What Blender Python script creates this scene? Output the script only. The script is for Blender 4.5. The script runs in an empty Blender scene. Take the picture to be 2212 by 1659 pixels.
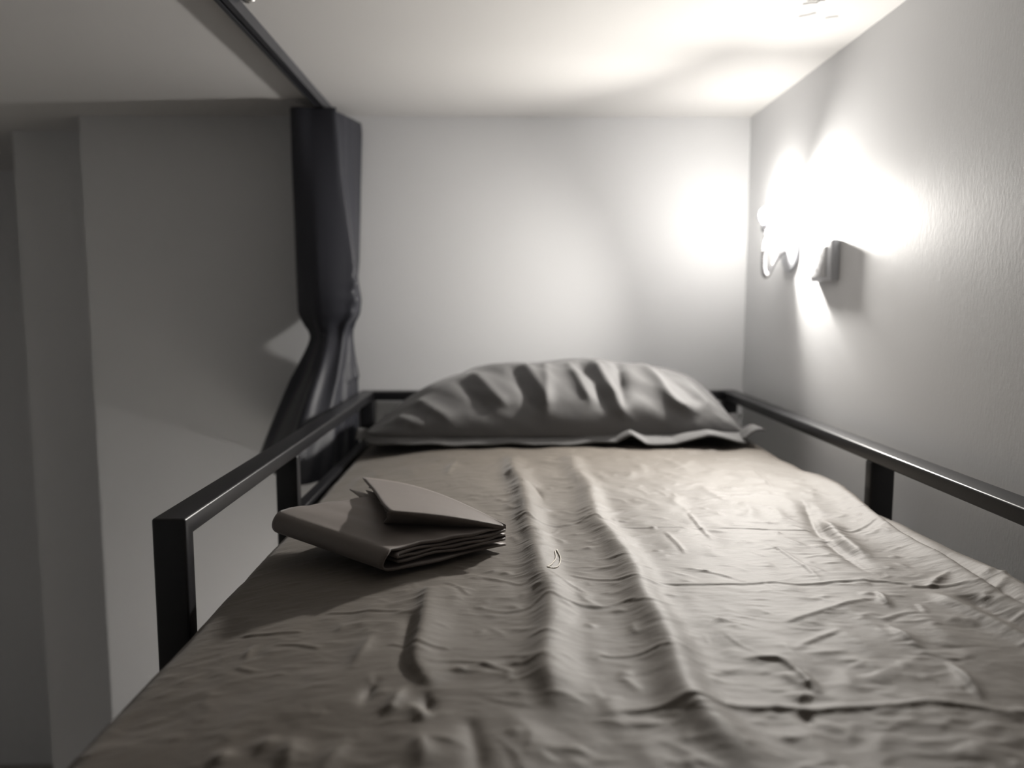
import bpy, bmesh, math, random
import numpy as np
from mathutils import Vector

# ------------------------------------------------------------------ camera
S = bpy.context.scene
COL = S.collection
ZC = 1.80                      # eye height above the floor; heights below are written relative to it
F_PX = 1661.0
cam_d = bpy.data.cameras.new('camera')
cam = bpy.data.objects.new('camera', cam_d)
COL.objects.link(cam)
cam_d.sensor_width = 36.0
cam_d.lens = F_PX / 2212.0 * 36.0
cam_d.clip_start = 0.01
pitch = math.atan((829.5 - 658.0) / F_PX)
yaw = math.atan(21.0 / F_PX * math.cos(pitch))
cam.location = (0, 0, ZC)
cam.rotation_euler = (math.pi / 2 - pitch, 0, -yaw)
cam_d.dof.use_dof = True
cam_d.dof.focus_distance = 0.92
cam_d.dof.aperture_fstop = 2.6
S.camera = cam

# ------------------------------------------------------------------ world and exposure
w = bpy.data.worlds.new('world')
S.world = w
w.use_nodes = True
w.node_tree.nodes['Background'].inputs[0].default_value = (0.5, 0.52, 0.6, 1)
w.node_tree.nodes['Background'].inputs[1].default_value = 0.02
S.view_settings.view_transform = 'Standard'
S.view_settings.look = 'None'
S.view_settings.gamma = 1.0
S.view_settings.use_curve_mapping = False
S.view_settings.exposure = 0.0
BULB_STRENGTH = 210.0           # globe of the bulb, all round
BEAM_POWER = 36.0               # each of two spots added beside the bulb to spread light over the bunk
LOWER_POWER = 105.0              # the same lamp on the lower bunk
BULB_COLOR = (1.0, 0.96, 0.905, 1)

rng = np.random.default_rng(11)
random.seed(4)


# ------------------------------------------------------------------ helpers
def tag(o, label=None, cat=None, group=None, kind=None):
    if label: o['label'] = label
    if cat: o['category'] = cat
    if group: o['group'] = group
    if kind: o['kind'] = kind
    return o


def empty(name, loc, label=None, cat=None):
    o = bpy.data.objects.new(name, None)
    o.empty_display_size = 0.05
    COL.objects.link(o)
    o.location = (loc[0], loc[1], loc[2] + ZC)
    return tag(o, label, cat)


def wloc(o):
    v = Vector((0, 0, 0))
    while o is not None:
        v = v + Vector(o.location)
        o = o.parent
    return v


def obj(name, V, Fc, m, parent=None, smooth=False, origin=None):
    """one mesh object; V in eye-level coordinates"""
    V = np.asarray(V, dtype=np.float64).reshape(-1, 3).copy()
    V[:, 2] += ZC
    if parent is not None:
        loc = wloc(parent)
        V -= np.array(loc)
        loc = Vector((0, 0, 0))
    else:
        if origin is None:
            mn, mx = V.min(0), V.max(0)
            loc = Vector(((mn[0] + mx[0]) / 2, (mn[1] + mx[1]) / 2, mn[2]))
        else:
            loc = Vector((origin[0], origin[1], origin[2] + ZC))
        V -= np.array(loc)
    me = bpy.data.meshes.new(name)
    if isinstance(Fc, np.ndarray):
        n = len(Fc); k = Fc.shape[1]
        me.vertices.add(len(V)); me.vertices.foreach_set('co', V.astype(np.float32).ravel())
        me.loops.add(n * k); me.loops.foreach_set('vertex_index', Fc.astype(np.int32).ravel())
        me.polygons.add(n)
        me.polygons.foreach_set('loop_start', np.arange(0, n * k, k, dtype=np.int32))
        me.update(calc_edges=True)
        me.validate()
    else:
        me.from_pydata([tuple(v) for v in V], [], [tuple(f) for f in Fc])
    me.materials.append(m)
    o = bpy.data.objects.new(name, me)
    COL.objects.link(o)
    o.parent = parent
    o.location = loc
    if smooth:
        me.polygons.foreach_set('use_smooth', [True] * len(me.polygons))
    me.update()
    return o


def bm_obj(name, bm, m, parent=None, smooth=False, origin=None):
    bmesh.ops.recalc_face_normals(bm, faces=bm.faces)
    bm.verts.ensure_lookup_table()
    for i, v in enumerate(bm.verts): v.index = i
    V = [tuple(v.co) for v in bm.verts]
    Fc = [[v.index for v in f.verts] for f in bm.faces]
    bm.free()
    return obj(name, V, Fc, m, parent, smooth, origin)


def box_bm(x0, x1, y0, y1, z0, z1, bev=0.0, seg=2, bm=None):
    own = bmesh.new()
    vs = [own.verts.new((x, y, z)) for x in (x0, x1) for y in (y0, y1) for z in (z0, z1)]
    for q in ((0, 1, 3, 2), (4, 6, 7, 5), (0, 4, 5, 1), (2, 3, 7, 6), (0, 2, 6, 4), (1, 5, 7, 3)):
        own.faces.new([vs[i] for i in q])
    bmesh.ops.recalc_face_normals(own, faces=own.faces)
    if bev > 0:
        bmesh.ops.bevel(own, geom=list(own.edges), offset=bev, segments=seg, profile=0.5, affect='EDGES')
    return own


def box(name, x0, x1, y0, y1, z0, z1, m, parent=None, bev=0.0, seg=2):
    return bm_obj(name, box_bm(x0, x1, y0, y1, z0, z1, bev, seg), m, parent, smooth=False)


def smooth_by_angle(o, ang=40):
    me = o.data
    me.polygons.foreach_set('use_smooth', [True] * len(me.polygons))
    me.update()
    try:
        me.set_sharp_from_angle(angle=math.radians(ang))
    except Exception:
        pass


def catmull(P, n_per=8):
    P = np.array(P, float)
    if len(P) < 3:
        t = np.linspace(0, 1, n_per + 1)[:, None]
        return P[0] * (1 - t) + P[-1] * t
    Q = np.vstack([2 * P[0] - P[1], P, 2 * P[-1] - P[-2]])
    out = []
    for i in range(1, len(Q) - 2):
        for t in np.linspace(0, 1, n_per, endpoint=False):
            p0, p1, p2, p3 = Q[i - 1], Q[i], Q[i + 1], Q[i + 2]
            out.append(0.5 * ((2 * p1) + (-p0 + p2) * t + (2 * p0 - 5 * p1 + 4 * p2 - p3) * t ** 2
                              + (-p0 + 3 * p1 - 3 * p2 + p3) * t ** 3))
    out.append(P[-1])
    return np.array(out)


def tube(path, rad, seg=12):
    """path (n,3), rad scalar or list -> V, F"""
    path = np.array(path, float)
    n = len(path)
    rad = np.ones(n) * rad if np.isscalar(rad) else np.array(rad)
    T = np.gradient(path, axis=0)
    T /= np.linalg.norm(T, axis=1)[:, None] + 1e-12
    a = np.array([0, 0, 1.0]) if abs(T[0][2]) < 0.9 else np.array([1.0, 0, 0])
    N = np.cross(T[0], a); N /= np.linalg.norm(N)
    V = []; Fc = []
    for i in range(n):
        N = N - T[i] * (N @ T[i]); N /= np.linalg.norm(N)
        B = np.cross(T[i], N)
        for k in range(seg):
            c, s = math.cos(2 * math.pi * k / seg), math.sin(2 * math.pi * k / seg)
            V.append(path[i] + rad[i] * (N * c + B * s))
    for i in range(n - 1):
        for k in range(seg):
            Fc.append((i * seg + k, i * seg + (k + 1) % seg, (i + 1) * seg + (k + 1) % seg, (i + 1) * seg + k))
    Fc.append(tuple(range(seg))[::-1]); Fc.append(tuple((n - 1) * seg + k for k in range(seg)))
    return V, Fc


def lathe(prof, centre, axis, seg=40):
    """prof list of (radius, distance along axis)"""
    axis = np.array(axis, float); axis /= np.linalg.norm(axis)
    a = np.array([0, 0, 1.0]) if abs(axis[2]) < 0.9 else np.array([0, 1.0, 0])
    N = np.cross(axis, a); N /= np.linalg.norm(N); B = np.cross(axis, N)
    c = np.array(centre, float)
    V = []; Fc = []
    for r, h in prof:
        for k in range(seg):
            t = 2 * math.pi * k / seg
            V.append(c + axis * h + max(r, 1e-5) * (N * math.cos(t) + B * math.sin(t)))
    for i in range(len(prof) - 1):
        for k in range(seg):
            Fc.append((i * seg + k, i * seg + (k + 1) % seg, (i + 1) * seg + (k + 1) % seg, (i + 1) * seg + k))
    Fc.append(tuple(range(seg))[::-1]); Fc.append(tuple((len(prof) - 1) * seg + k for k in range(seg)))
    return V, Fc


# value noise
_tab = rng.random((256, 256))


def vnoise(x, y):
    xi = np.floor(x).astype(int); yi = np.floor(y).astype(int)
    fx = x - xi; fy = y - yi
    fx = fx * fx * fx * (fx * (fx * 6 - 15) + 10); fy = fy * fy * fy * (fy * (fy * 6 - 15) + 10)
    a = _tab[xi % 256, yi % 256]; b = _tab[(xi + 1) % 256, yi % 256]
    c = _tab[xi % 256, (yi + 1) % 256]; d = _tab[(xi + 1) % 256, (yi + 1) % 256]
    return (a * (1 - fx) + b * fx) * (1 - fy) + (c * (1 - fx) + d * fx) * fy - 0.5


def fbm(x, y, oct=4):
    v = 0; a = 1.0
    for k in range(oct):
        v = v + a * vnoise(x * 2 ** k + 17.3 * k, y * 2 ** k + 5.1 * k); a *= 0.5
    return v


# ------------------------------------------------------------------ materials
def mat(name, base, rough=0.6, metal=0.0, bump=None, sheen=0.0, spec=0.5, colvar=None, emit=None):
    """bump: list of (type, scale, strength, distance, stretch)"""
    m = bpy.data.materials.new(name)
    m.use_nodes = True
    nt = m.node_tree
    b = nt.nodes['Principled BSDF']
    b.inputs['Base Color'].default_value = (*base, 1)
    b.inputs['Roughness'].default_value = rough
    b.inputs['Metallic'].default_value = metal
    b.inputs['Specular IOR Level'].default_value = spec
    if sheen:
        b.inputs['Sheen Weight'].default_value = sheen
        b.inputs['Sheen Roughness'].default_value = 0.4
    if emit:
        b.inputs['Emission Color'].default_value = emit[0]
        b.inputs['Emission Strength'].default_value = emit[1]
    tc = nt.nodes.new('ShaderNodeTexCoord')
    last = None
    for (kind, scale, strength, dist, st) in (bump or []):
        mp = nt.nodes.new('ShaderNodeMapping')
        mp.inputs['Scale'].default_value = st
        nt.links.new(tc.outputs['Object'], mp.inputs['Vector'])
        if kind == 'noise':
            t = nt.nodes.new('ShaderNodeTexNoise'); t.inputs['Scale'].default_value = scale
            t.inputs['Detail'].default_value = 4; out = t.outputs['Fac']
        elif kind == 'wave':
            t = nt.nodes.new('ShaderNodeTexWave'); t.inputs['Scale'].default_value = scale
            t.inputs['Distortion'].default_value = 1.5; t.inputs['Detail'].default_value = 1; out = t.outputs['Fac']
        else:
            t = nt.nodes.new('ShaderNodeTexVoronoi'); t.inputs['Scale'].default_value = scale; out = t.outputs['Distance']
        nt.links.new(mp.outputs['Vector'], t.inputs['Vector'])
        bp = nt.nodes.new('ShaderNodeBump')
        bp.inputs['Strength'].default_value = strength
        bp.inputs['Distance'].default_value = dist
        nt.links.new(out, bp.inputs['Height'])
        if last is not None: nt.links.new(last, bp.inputs['Normal'])
        last = bp.outputs['Normal']
    if last is not None: nt.links.new(last, b.inputs['Normal'])
    if colvar:
        c2, scale, st = colvar
        mp = nt.nodes.new('ShaderNodeMapping'); mp.inputs['Scale'].default_value = st
        nt.links.new(tc.outputs['Object'], mp.inputs['Vector'])
        t = nt.nodes.new('ShaderNodeTexNoise'); t.inputs['Scale'].default_value = scale; t.inputs['Detail'].default_value = 5
        nt.links.new(mp.outputs['Vector'], t.inputs['Vector'])
        mx = nt.nodes.new('ShaderNodeMix'); mx.data_type = 'RGBA'
        mx.inputs[6].default_value = (*base, 1); mx.inputs[7].default_value = (*c2, 1)
        nt.links.new(t.outputs['Fac'], mx.inputs[0])
        nt.links.new(mx.outputs[2], b.inputs['Base Color'])
    return m


U = (1, 1, 1)
M = {}
M['wall'] = mat('painted_wall', (0.735, 0.74, 0.75), 0.55, bump=[('noise', 240, 0.05, 0.003, (1, 1, 0.45)), ('noise', 9, 0.03, 0.01, U)],
                colvar=((0.71, 0.715, 0.725), 3, U), spec=0.35)
M['ceiling'] = mat('painted_ceiling', (0.745, 0.735, 0.72), 0.75, bump=[('noise', 200, 0.06, 0.003, U), ('noise', 7, 0.06, 0.01, U)],
                   colvar=((0.72, 0.71, 0.695), 3, U), spec=0.25)
M['floor'] = mat('floor_tile', (0.42, 0.40, 0.38), 0.5, colvar=((0.36, 0.34, 0.32), 6, U))
M['crack'] = mat('plaster_crack', (0.10, 0.09, 0.08), 0.9)
M['flake'] = mat('paint_flake', (0.74, 0.72, 0.68), 0.6)
M['metal'] = mat('black_painted_steel', (0.009, 0.009, 0.011), 0.37, bump=[('noise', 420, 0.06, 0.0006, U)], spec=0.55)
M['rail'] = mat('dark_grey_rail', (0.035, 0.036, 0.042), 0.38, spec=0.5)
M['chrome'] = mat('bright_metal', (0.75, 0.74, 0.72), 0.18, metal=1.0)
M['curtain'] = mat('navy_curtain_cloth', (0.022, 0.023, 0.031), 0.5, bump=[('noise', 900, 0.1, 0.0008, U)], sheen=0.15, spec=0.35)
M['sheet'] = mat('grey_bed_sheet', (0.112, 0.095, 0.077), 0.64, bump=[('noise', 46, 0.16, 0.004, (0.8, 2.4, 1)), ('noise', 110, 0.16, 0.002, (0.6, 2.2, 1)), ('noise', 1400, 0.2, 0.0005, U)],
                 sheen=0.12, spec=0.5)
M['folded'] = mat('grey_folded_cotton', (0.155, 0.132, 0.119), 0.55, bump=[('noise', 30, 0.10, 0.004, (1, 1, 1)), ('noise', 1400, 0.2, 0.0005, U)],
                  sheen=0.12, spec=0.6)
M['pillow'] = mat('grey_pillowcase', (0.12, 0.118, 0.118), 0.7, bump=[('noise', 40, 0.15, 0.004, (1.5, 1, 1)), ('noise', 1400, 0.15, 0.0005, U)],
                  sheen=0.12, spec=0.3)
M['mattress'] = mat('mattress_cover', (0.66, 0.64, 0.61), 0.8)
M['board'] = mat('bed_board', (0.20, 0.14, 0.09), 0.7, colvar=((0.14, 0.09, 0.06), 8, (1, 8, 1)))
M['thread'] = mat('pale_thread', (0.62, 0.58, 0.52), 0.7)
M['plastic'] = mat('white_plastic', (0.50, 0.51, 0.54), 0.4)
M['plate'] = mat('white_socket_plate', (0.58, 0.585, 0.60), 0.35)
M['hole'] = mat('dark_socket_hole', (0.06, 0.06, 0.06), 0.8)
M['lampmetal'] = mat('satin_lamp_metal', (0.55, 0.55, 0.56), 0.35, metal=0.9)
M['bulb'] = mat('lit_bulb', (1, 1, 1), 0.5, emit=(BULB_COLOR, BULB_STRENGTH))
M['lower_bulb'] = mat('lower_lit_bulb', (1, 1, 1), 0.5, emit=(BULB_COLOR, 40.0))

# ------------------------------------------------------------------ the setting
XR = 0.645; YF = 2.045; ZT = 0.483; FL = -ZC
XP = -1.085; YB = 2.88              # the back wall ends here; a passage runs on to its left


def struct(o):
    o['kind'] = 'structure'
    return o


floor = struct(box('floor', -3.6, XR + 0.12, -3.0, YB + 0.12, FL - 0.1, FL, M['floor']))
ceiling = struct(box('ceiling', -3.6, XR + 0.12, -3.0, YB + 0.12, ZT, ZT + 0.1, M['ceiling']))
struct(box('wall_back', XP, XR, YF, YF + 0.12, FL, ZT, M['wall']))
wall_right = struct(box('wall_right', XR, XR + 0.12, -2.88, YF + 0.12, FL, ZT, M['wall']))
struct(box('wall_passage', -1.365, XP, 2.22, 2.34, FL, ZT, M['wall']))
struct(box('wall_left', -3.6, -3.48, -2.88, YB, FL, ZT, M['wall']))
struct(box('wall_passage_end', -3.6, XR + 0.12, YB, YB + 0.12, FL, ZT, M['wall']))
struct(box('wall_passage_side', XP - 0.0, XP + 0.12, YF + 0.12, 2.22, FL, ZT, M['wall']))
struct(box('wall_front', -3.6, XR + 0.12, -3.0, -2.88, FL, ZT, M['wall']))

# hairline cracks and lifted paint in the ceiling near the right wall
for k, (pts, wd) in enumerate([
    ([(0.505, 1.285), (0.512, 1.27), (0.526, 1.262), (0.531, 1.252), (0.541, 1.247), (0.546, 1.238)], 0.0011),
    ([(0.486, 1.292), (0.497, 1.287), (0.507, 1.286)], 0.0008),
    ([(0.488, 1.279), (0.5, 1.277), (0.515, 1.275)], 0.0007),
    ([(-0.02, 1.272), (-0.008, 1.270), (0.004, 1.268)], 0.0008),
    ([(0.03, 1.262), (0.08, 1.258), (0.13, 1.259)], 0.0006),
    ([(0.50, 1.345), (0.512, 1.338), (0.522, 1.328)], 0.0006),
    ([(0.548, 1.352), (0.556, 1.347), (0.566, 1.343)], 0.0006),
]):
    c = catmull(pts, 6)
    d = np.gradient(c, axis=0); d /= np.linalg.norm(d, axis=1)[:, None]
    nrm = np.stack([-d[:, 1], d[:, 0]], 1)
    wv = wd * (0.25 + np.sin(np.linspace(0, math.pi, len(c)))) * (0.6 + 0.8 * rng.random(len(c)))
    lo = c - nrm * wv[:, None] / 2; hi = c + nrm * wv[:, None] / 2
    V = []; Fc = []
    for i in range(len(c)):
        for (p, z) in ((lo[i], ZT + 0.001), (hi[i], ZT + 0.001), (hi[i], ZT - 0.0004), (lo[i], ZT - 0.0008)):
            V.append((p[0], p[1], z))
    for i in range(len(c) - 1):
        for e in range(4):
            Fc.append((i * 4 + e, i * 4 + (e + 1) % 4, i * 4 + 4 + (e + 1) % 4, i * 4 + 4 + e))
    Fc += [(0, 1, 2, 3), tuple(4 * (len(c) - 1) + e for e in (3, 2, 1, 0))]
    obj('crack', V, Fc, M['crack'], ceiling)

# ------------------------------------------------------------------ bunk bed
XLo, XLi, XRi, XRo = -0.371, -0.335, 0.579, 0.617
ZR = -0.225
bed = empty('bunk_bed', (0.12, 1.03, FL), 'black steel bunk bed frame with square-tube guard rails round the mattress', 'bed')
BV = 0.0028


def bar(name, *a, bev=BV):
    o = box(name, *a, M['metal'], bed, bev, 3)
    smooth_by_angle(o, 50)
    return o


# the left guard rail is one bent tube: its near end turns down into the first post
gb = bmesh.new()
gp = [(0.797, -0.430), (0.797, ZR), (1.990, ZR), (1.990, ZR - 0.021), (0.818, ZR - 0.021), (0.818, -0.430)]
ga = [gb.verts.new((XLo, y, z)) for y, z in gp]; gc = [gb.verts.new((XLi, y, z)) for y, z in gp]
for i in range(6): gb.faces.new((ga[i], ga[(i + 1) % 6], gc[(i + 1) % 6], gc[i]))
gb.faces.new((ga[0], ga[1], ga[4], ga[5])); gb.faces.new((ga[1], ga[2], ga[3], ga[4]))
gb.faces.new((gc[5], gc[4], gc[1], gc[0])); gb.faces.new((gc[4], gc[3], gc[2], gc[1]))
bmesh.ops.recalc_face_normals(gb, faces=gb.faces)
bmesh.ops.dissolve_limit(gb, angle_limit=0.01, verts=list(gb.verts), edges=list(gb.edges))
bmesh.ops.bevel(gb, geom=list(gb.edges), offset=BV, segments=3, profile=0.5, affect='EDGES')
smooth_by_angle(bm_obj('guard_rail', gb, M['metal'], bed), 50)
bar('guard_rail', XRi, XRo, 0.060, 1.990, ZR - 0.021, ZR)
bar('head_rail', XLo, XRo, 1.990, 2.026, ZR - 0.024, ZR)
bar('foot_rail', XLo, XRo, 0.024, 0.060, ZR - 0.024, ZR)
ZL = -0.432
bar('mattress_stop', XLi - 0.020, XLi + 0.001, 1.264, 1.988, -0.362, -0.339, bev=0.002)
bar('side_rail', XLo, XLi, 0.064, 1.986, ZL - 0.05, ZL)
bar('side_rail', XRi, XRo, 0.064, 1.986, ZL - 0.05, ZL)
bar('end_rail', XLi + 0.002, XRi - 0.002, 1.990, 2.026, ZL - 0.05, ZL)
bar('end_rail', XLi + 0.002, XRi - 0.002, 0.024, 0.060, ZL - 0.05, ZL)
for y in (1.240,):
    bar('guard_post', XLo, XLi, y, y + 0.021, ZL, ZR - 0.021)
for y in (0.42, 1.180):
    bar('guard_post', XRi, XRo, y, y + 0.021, ZL, ZR - 0.021)
for x in (XLo, XRi):
    for (y, zt) in ((1.990, ZR - 0.024), (0.024, ZR - 0.024)):
        bar('leg', x, x + 0.037, y, y + 0.036, FL, zt)
for k in range(9):                                   # boards that carry the mattress
    y = 0.08 + k * 0.212
    box('slat', XLi + 0.001, XRi - 0.001, y, y + 0.16, -0.466, -0.452, M['board'], bed, 0.002, 1)

for x in ((XLo, XLi), (XRi, XRo)):
    bar('side_rail', x[0], x[1], 0.064, 1.986, -1.42, -1.36)
box('base_board', XLi + 0.001, XRi - 0.001, 0.07, 1.98, -1.395, -1.375, M['board'], bed, 0.002, 1)
lm = box('bounce_mattress', -0.325, 0.572, 0.075, 1.975, -1.374, -1.26, M['mattress'], None, 0.03, 4)  # unseen; added so the lower lamp's light bounces up softly
smooth_by_angle(lm, 60)
tag(lm, 'unseen pale mattress added on the lower bunk to bounce light upwards', 'mattress')

# ------------------------------------------------------------------ mattress
ZM = -0.300
YM0, YM1 = 0.066, 1.984
XM0, XM1 = -0.329, 0.575
mt = box('mattress', XM0 + 0.06, XM1 - 0.012, YM0 + 0.012, YM1 - 0.012, -0.450, ZM - 0.050, M['mattress'], None, 0.035, 4)
smooth_by_angle(mt, 60)
tag(mt, 'thin mattress hidden under the wrinkled grey sheet on the bunk', 'mattress')

# ------------------------------------------------------------------ bed sheet with its folds
RL, RR = 0.030, 0.045          # edge roundings, left and right


def base_section(n_top):
    """cross-section of the sheet: list of (x, z) going from the left hem over the top to the right hem"""
    pts = []
    zb = -0.445
    for t in np.linspace(0, 1, 6)[:-1]: pts.append((XM0, zb + (ZM - RL - zb) * t))
    for a in np.linspace(0, math.pi / 2, 26)[:-1]:
        pts.append((XM0 + RL - RL * math.cos(a), ZM - RL + RL * math.sin(a)))
    for x in np.linspace(XM0 + RL, XM1 - RR, n_top)[:-1]: pts.append((x, ZM))
    for a in np.linspace(0, math.pi / 2, 18)[:-1]:
        pts.append((XM1 - RR + RR * math.sin(a), ZM - RR + RR * math.cos(a)))
    for t in np.linspace(0, 1, 6): pts.append((XM1, ZM - RR + (zb - ZM + RR) * t))
    return np.array(pts)


sec = base_section(372)
ys = np.concatenate([np.linspace(YM0, 0.42, 40)[:-1], np.linspace(0.42, 1.10, 330)[:-1], np.linspace(1.10, 1.66, 180)[:-1], np.linspace(1.66, YM1, 50)])
nx, ny = len(sec), len(ys)
GX = np.repeat(sec[:, 0][None, :], ny, 0); GY = np.repeat(ys[:, None], nx, 1)
GZ = np.repeat(sec[:, 1][None, :], ny, 0).copy()
# unique plan coordinate across the section so the folds run over the rounded edges
arc = np.concatenate([[0], np.cumsum(np.linalg.norm(np.diff(sec, axis=0), axis=1))])
i_mid = nx // 2
plan = sec[i_mid, 0] + (arc - arc[i_mid])
plan = np.where(sec[:, 1] >= ZM - 0.03, sec[:, 0], plan)
PX = np.repeat(plan[None, :], ny, 0)
H = np.zeros((ny, nx))

FOLD = {
 'R1': [(0.018,1.540),(0.019,1.365),(0.029,1.261),(0.034,1.150),(0.035,1.048),(0.039,0.955),(0.041,0.890),(0.042,0.837),(0.047,0.791),(0.048,0.753),(0.044,0.692),(0.038,0.639),(0.037,0.593),(0.042,0.556),(0.047,0.520)],
 'R2': [(0.138,1.539),(0.131,1.364),(0.138,1.259),(0.134,1.129),(0.130,1.039),(0.138,0.976),(0.145,0.894),(0.147,0.825),(0.143,0.761),(0.147,0.710),(0.148,0.654),(0.144,0.607),(0.142,0.565),(0.146,0.539),(0.153,0.508),(0.161,0.476),(0.166,0.440)],
 'R3': [(-0.080,0.807),(-0.077,0.750),(-0.075,0.693),(-0.075,0.657),(-0.074,0.624),(-0.069,0.602),(-0.057,0.584),(-0.048,0.574)],
 'V3': [(-0.092,0.740),(-0.087,0.682),(-0.084,0.628),(-0.075,0.601),(-0.061,0.575)],
 'R4': [(-0.121,0.701),(-0.123,0.658),(-0.126,0.628),(-0.130,0.607)],
 'R5': [(-0.076,0.586),(-0.081,0.568),(-0.085,0.543),(-0.085,0.534)],
 'R6': [(-0.073,0.558),(-0.062,0.538),(-0.055,0.522)],
 'V7': [(-0.100,0.601),(-0.105,0.576),(-0.106,0.548)],
 'V8': [(-0.061,0.575),(-0.056,0.552),(-0.051,0.533)],
 'R9': [(-0.151,0.526),(-0.145,0.494),(-0.140,0.469)],
 'R10': [(-0.163,0.529),(-0.166,0.511),(-0.169,0.496)],
 'R11': [(-0.188,0.514),(-0.193,0.501),(-0.196,0.487)],
 'R12': [(-0.105,0.518),(-0.112,0.500),(-0.117,0.482),(-0.118,0.460)],
 'R13': [(-0.062,0.520),(-0.056,0.500),(-0.053,0.481),(-0.055,0.460)],
 'V13': [(-0.025,0.535),(-0.021,0.512),(-0.016,0.483),(-0.014,0.460)],
 'R14': [(-0.227,0.697),(-0.232,0.679),(-0.228,0.654)],
 'C14': [(-0.236,0.648),(-0.223,0.639),(-0.211,0.633)],
 'R15': [(-0.088,1.507),(-0.095,1.411),(-0.101,1.313)],
 'V16': [(0.037,1.255),(0.053,1.225),(0.061,1.181),(0.064,1.139)],
 'C1': [(-0.044,0.838),(-0.031,0.827),(-0.020,0.827),(0.002,0.816),(0.019,0.803),(0.035,0.811)],
 'C2': [(-0.067,0.817),(-0.052,0.802),(-0.038,0.777),(-0.029,0.775)],
 'C3': [(-0.035,0.748),(-0.018,0.737),(0.002,0.731),(0.025,0.736),(0.046,0.753),(0.061,0.744),(0.079,0.738),(0.102,0.737),(0.124,0.746),(0.138,0.735),(0.169,0.722)],
 'C4': [(0.005,1.024),(0.031,1.044),(0.046,1.019),(0.088,1.023),(0.128,1.039),(0.148,1.014),(0.258,1.005)],
 'C4b': [(0.252,1.003),(0.305,1.004),(0.342,0.998),(0.411,0.998)],
 'C4c': [(0.425,1.004),(0.463,0.988),(0.514,1.024)],
 'C5': [(0.156,0.795),(0.210,0.793),(0.258,0.794),(0.286,0.801),(0.312,0.797),(0.379,0.803),(0.430,0.794),(0.443,0.784),(0.511,0.783)],
 'C5b': [(0.073,0.829),(0.094,0.818),(0.115,0.810),(0.150,0.797)],
 'C6': [(-0.104,0.663),(-0.081,0.654),(-0.065,0.644),(-0.045,0.642)],
 'C7': [(-0.065,0.615),(-0.031,0.621),(-0.009,0.611),(0.009,0.597)],
 'C8': [(0.082,0.630),(0.112,0.631),(0.134,0.636),(0.148,0.631)],
 'C9': [(0.073,0.537),(0.139,0.547),(0.162,0.543),(0.216,0.544),(0.224,0.541),(0.273,0.543),(0.303,0.545),(0.319,0.548),(0.345,0.543),(0.382,0.531),(0.46,0.53)],
 'C10': [(0.049,0.829),(0.065,0.800),(0.080,0.783),(0.087,0.771)],
 'C11': [(-0.180,0.752),(-0.128,0.744),(-0.098,0.740)],
 'C12': [(-0.254,0.716),(-0.225,0.713),(-0.190,0.710)],
 'C13': [(-0.213,0.686),(-0.191,0.681),(-0.171,0.670),(-0.164,0.666)],
 'T1': [(0.560,1.384),(0.556,1.313),(0.540,1.169),(0.521,1.036),(0.511,0.958),(0.514,0.877),(0.510,0.814),(0.506,0.755),(0.510,0.715),(0.52,0.64)],
 'T3v': [(0.466,1.170),(0.456,1.119),(0.424,0.997),(0.416,0.917),(0.413,0.843),(0.420,0.810)],
 'T3r': [(0.451,1.063),(0.438,0.966),(0.434,0.910),(0.431,0.860)],
 'T4': [(0.445,0.774),(0.452,0.729),(0.462,0.680),(0.466,0.651),(0.47,0.6)],
 'T5': [(0.359,0.693),(0.363,0.649),(0.362,0.626)],
 'T6': [(0.372,0.616),(0.371,0.589),(0.367,0.567),(0.362,0.549)],
 'T7': [(0.205,0.624),(0.224,0.623),(0.235,0.619),(0.242,0.594),(0.244,0.571),(0.246,0.561)],
 'K1': [(0.220,0.549),(0.229,0.560),(0.239,0.563),(0.239,0.557)],
 'K2': [(0.225,0.544),(0.223,0.533),(0.220,0.520)],
 'D1': [(0.333,0.946),(0.342,0.905),(0.348,0.855),(0.345,0.806)],
 'D2': [(0.460,1.400),(0.455,1.328),(0.449,1.275),(0.439,1.215)],
 'D3': [(0.257,0.686),(0.325,0.726),(0.384,0.756)],
 'D4': [(0.256,0.640),(0.283,0.660),(0.314,0.678)],
 'D5': [(0.196,0.851),(0.234,0.829),(0.267,0.799)],
 'D6': [(0.213,0.991),(0.217,0.947),(0.219,0.893)],
 'D7': [(0.269,1.093),(0.266,1.031),(0.268,0.953)],
 'D8': [(0.360,0.697),(0.387,0.713),(0.413,0.716)],
 'D9': [(0.236,1.218),(0.318,1.214),(0.411,1.204),(0.456,1.192)],
 'P1': [(0.430,0.787),(0.443,0.792),(0.447,0.786)],
 'P2': [(0.446,0.777),(0.469,0.799),(0.500,0.825)],
 'P3': [(0.510,0.778),(0.534,0.798),(0.559,0.819)],
 'P4': [(0.555,0.859),(0.548,0.839),(0.540,0.819)],
 'P5': [(0.566,0.836),(0.558,0.825),(0.551,0.814)],
 'M1': [(0.391,0.775),(0.387,0.752),(0.382,0.727)],
 'M2': [(0.414,0.738),(0.412,0.725),(0.409,0.712)],
 'B1': [(0.274,0.517),(0.256,0.493),(0.249,0.471)],
 'B2': [(0.318,0.545),(0.325,0.526),(0.336,0.518)],
 'B3': [(0.313,0.494),(0.320,0.488),(0.341,0.501)],
 'B4': [(0.292,0.639),(0.294,0.621),(0.307,0.607),(0.327,0.603),(0.357,0.616)],
 'B5': [(0.282,0.610),(0.276,0.584),(0.268,0.560)],
 'B6': [(0.285,0.584),(0.308,0.590),(0.330,0.596)],
}


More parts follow.
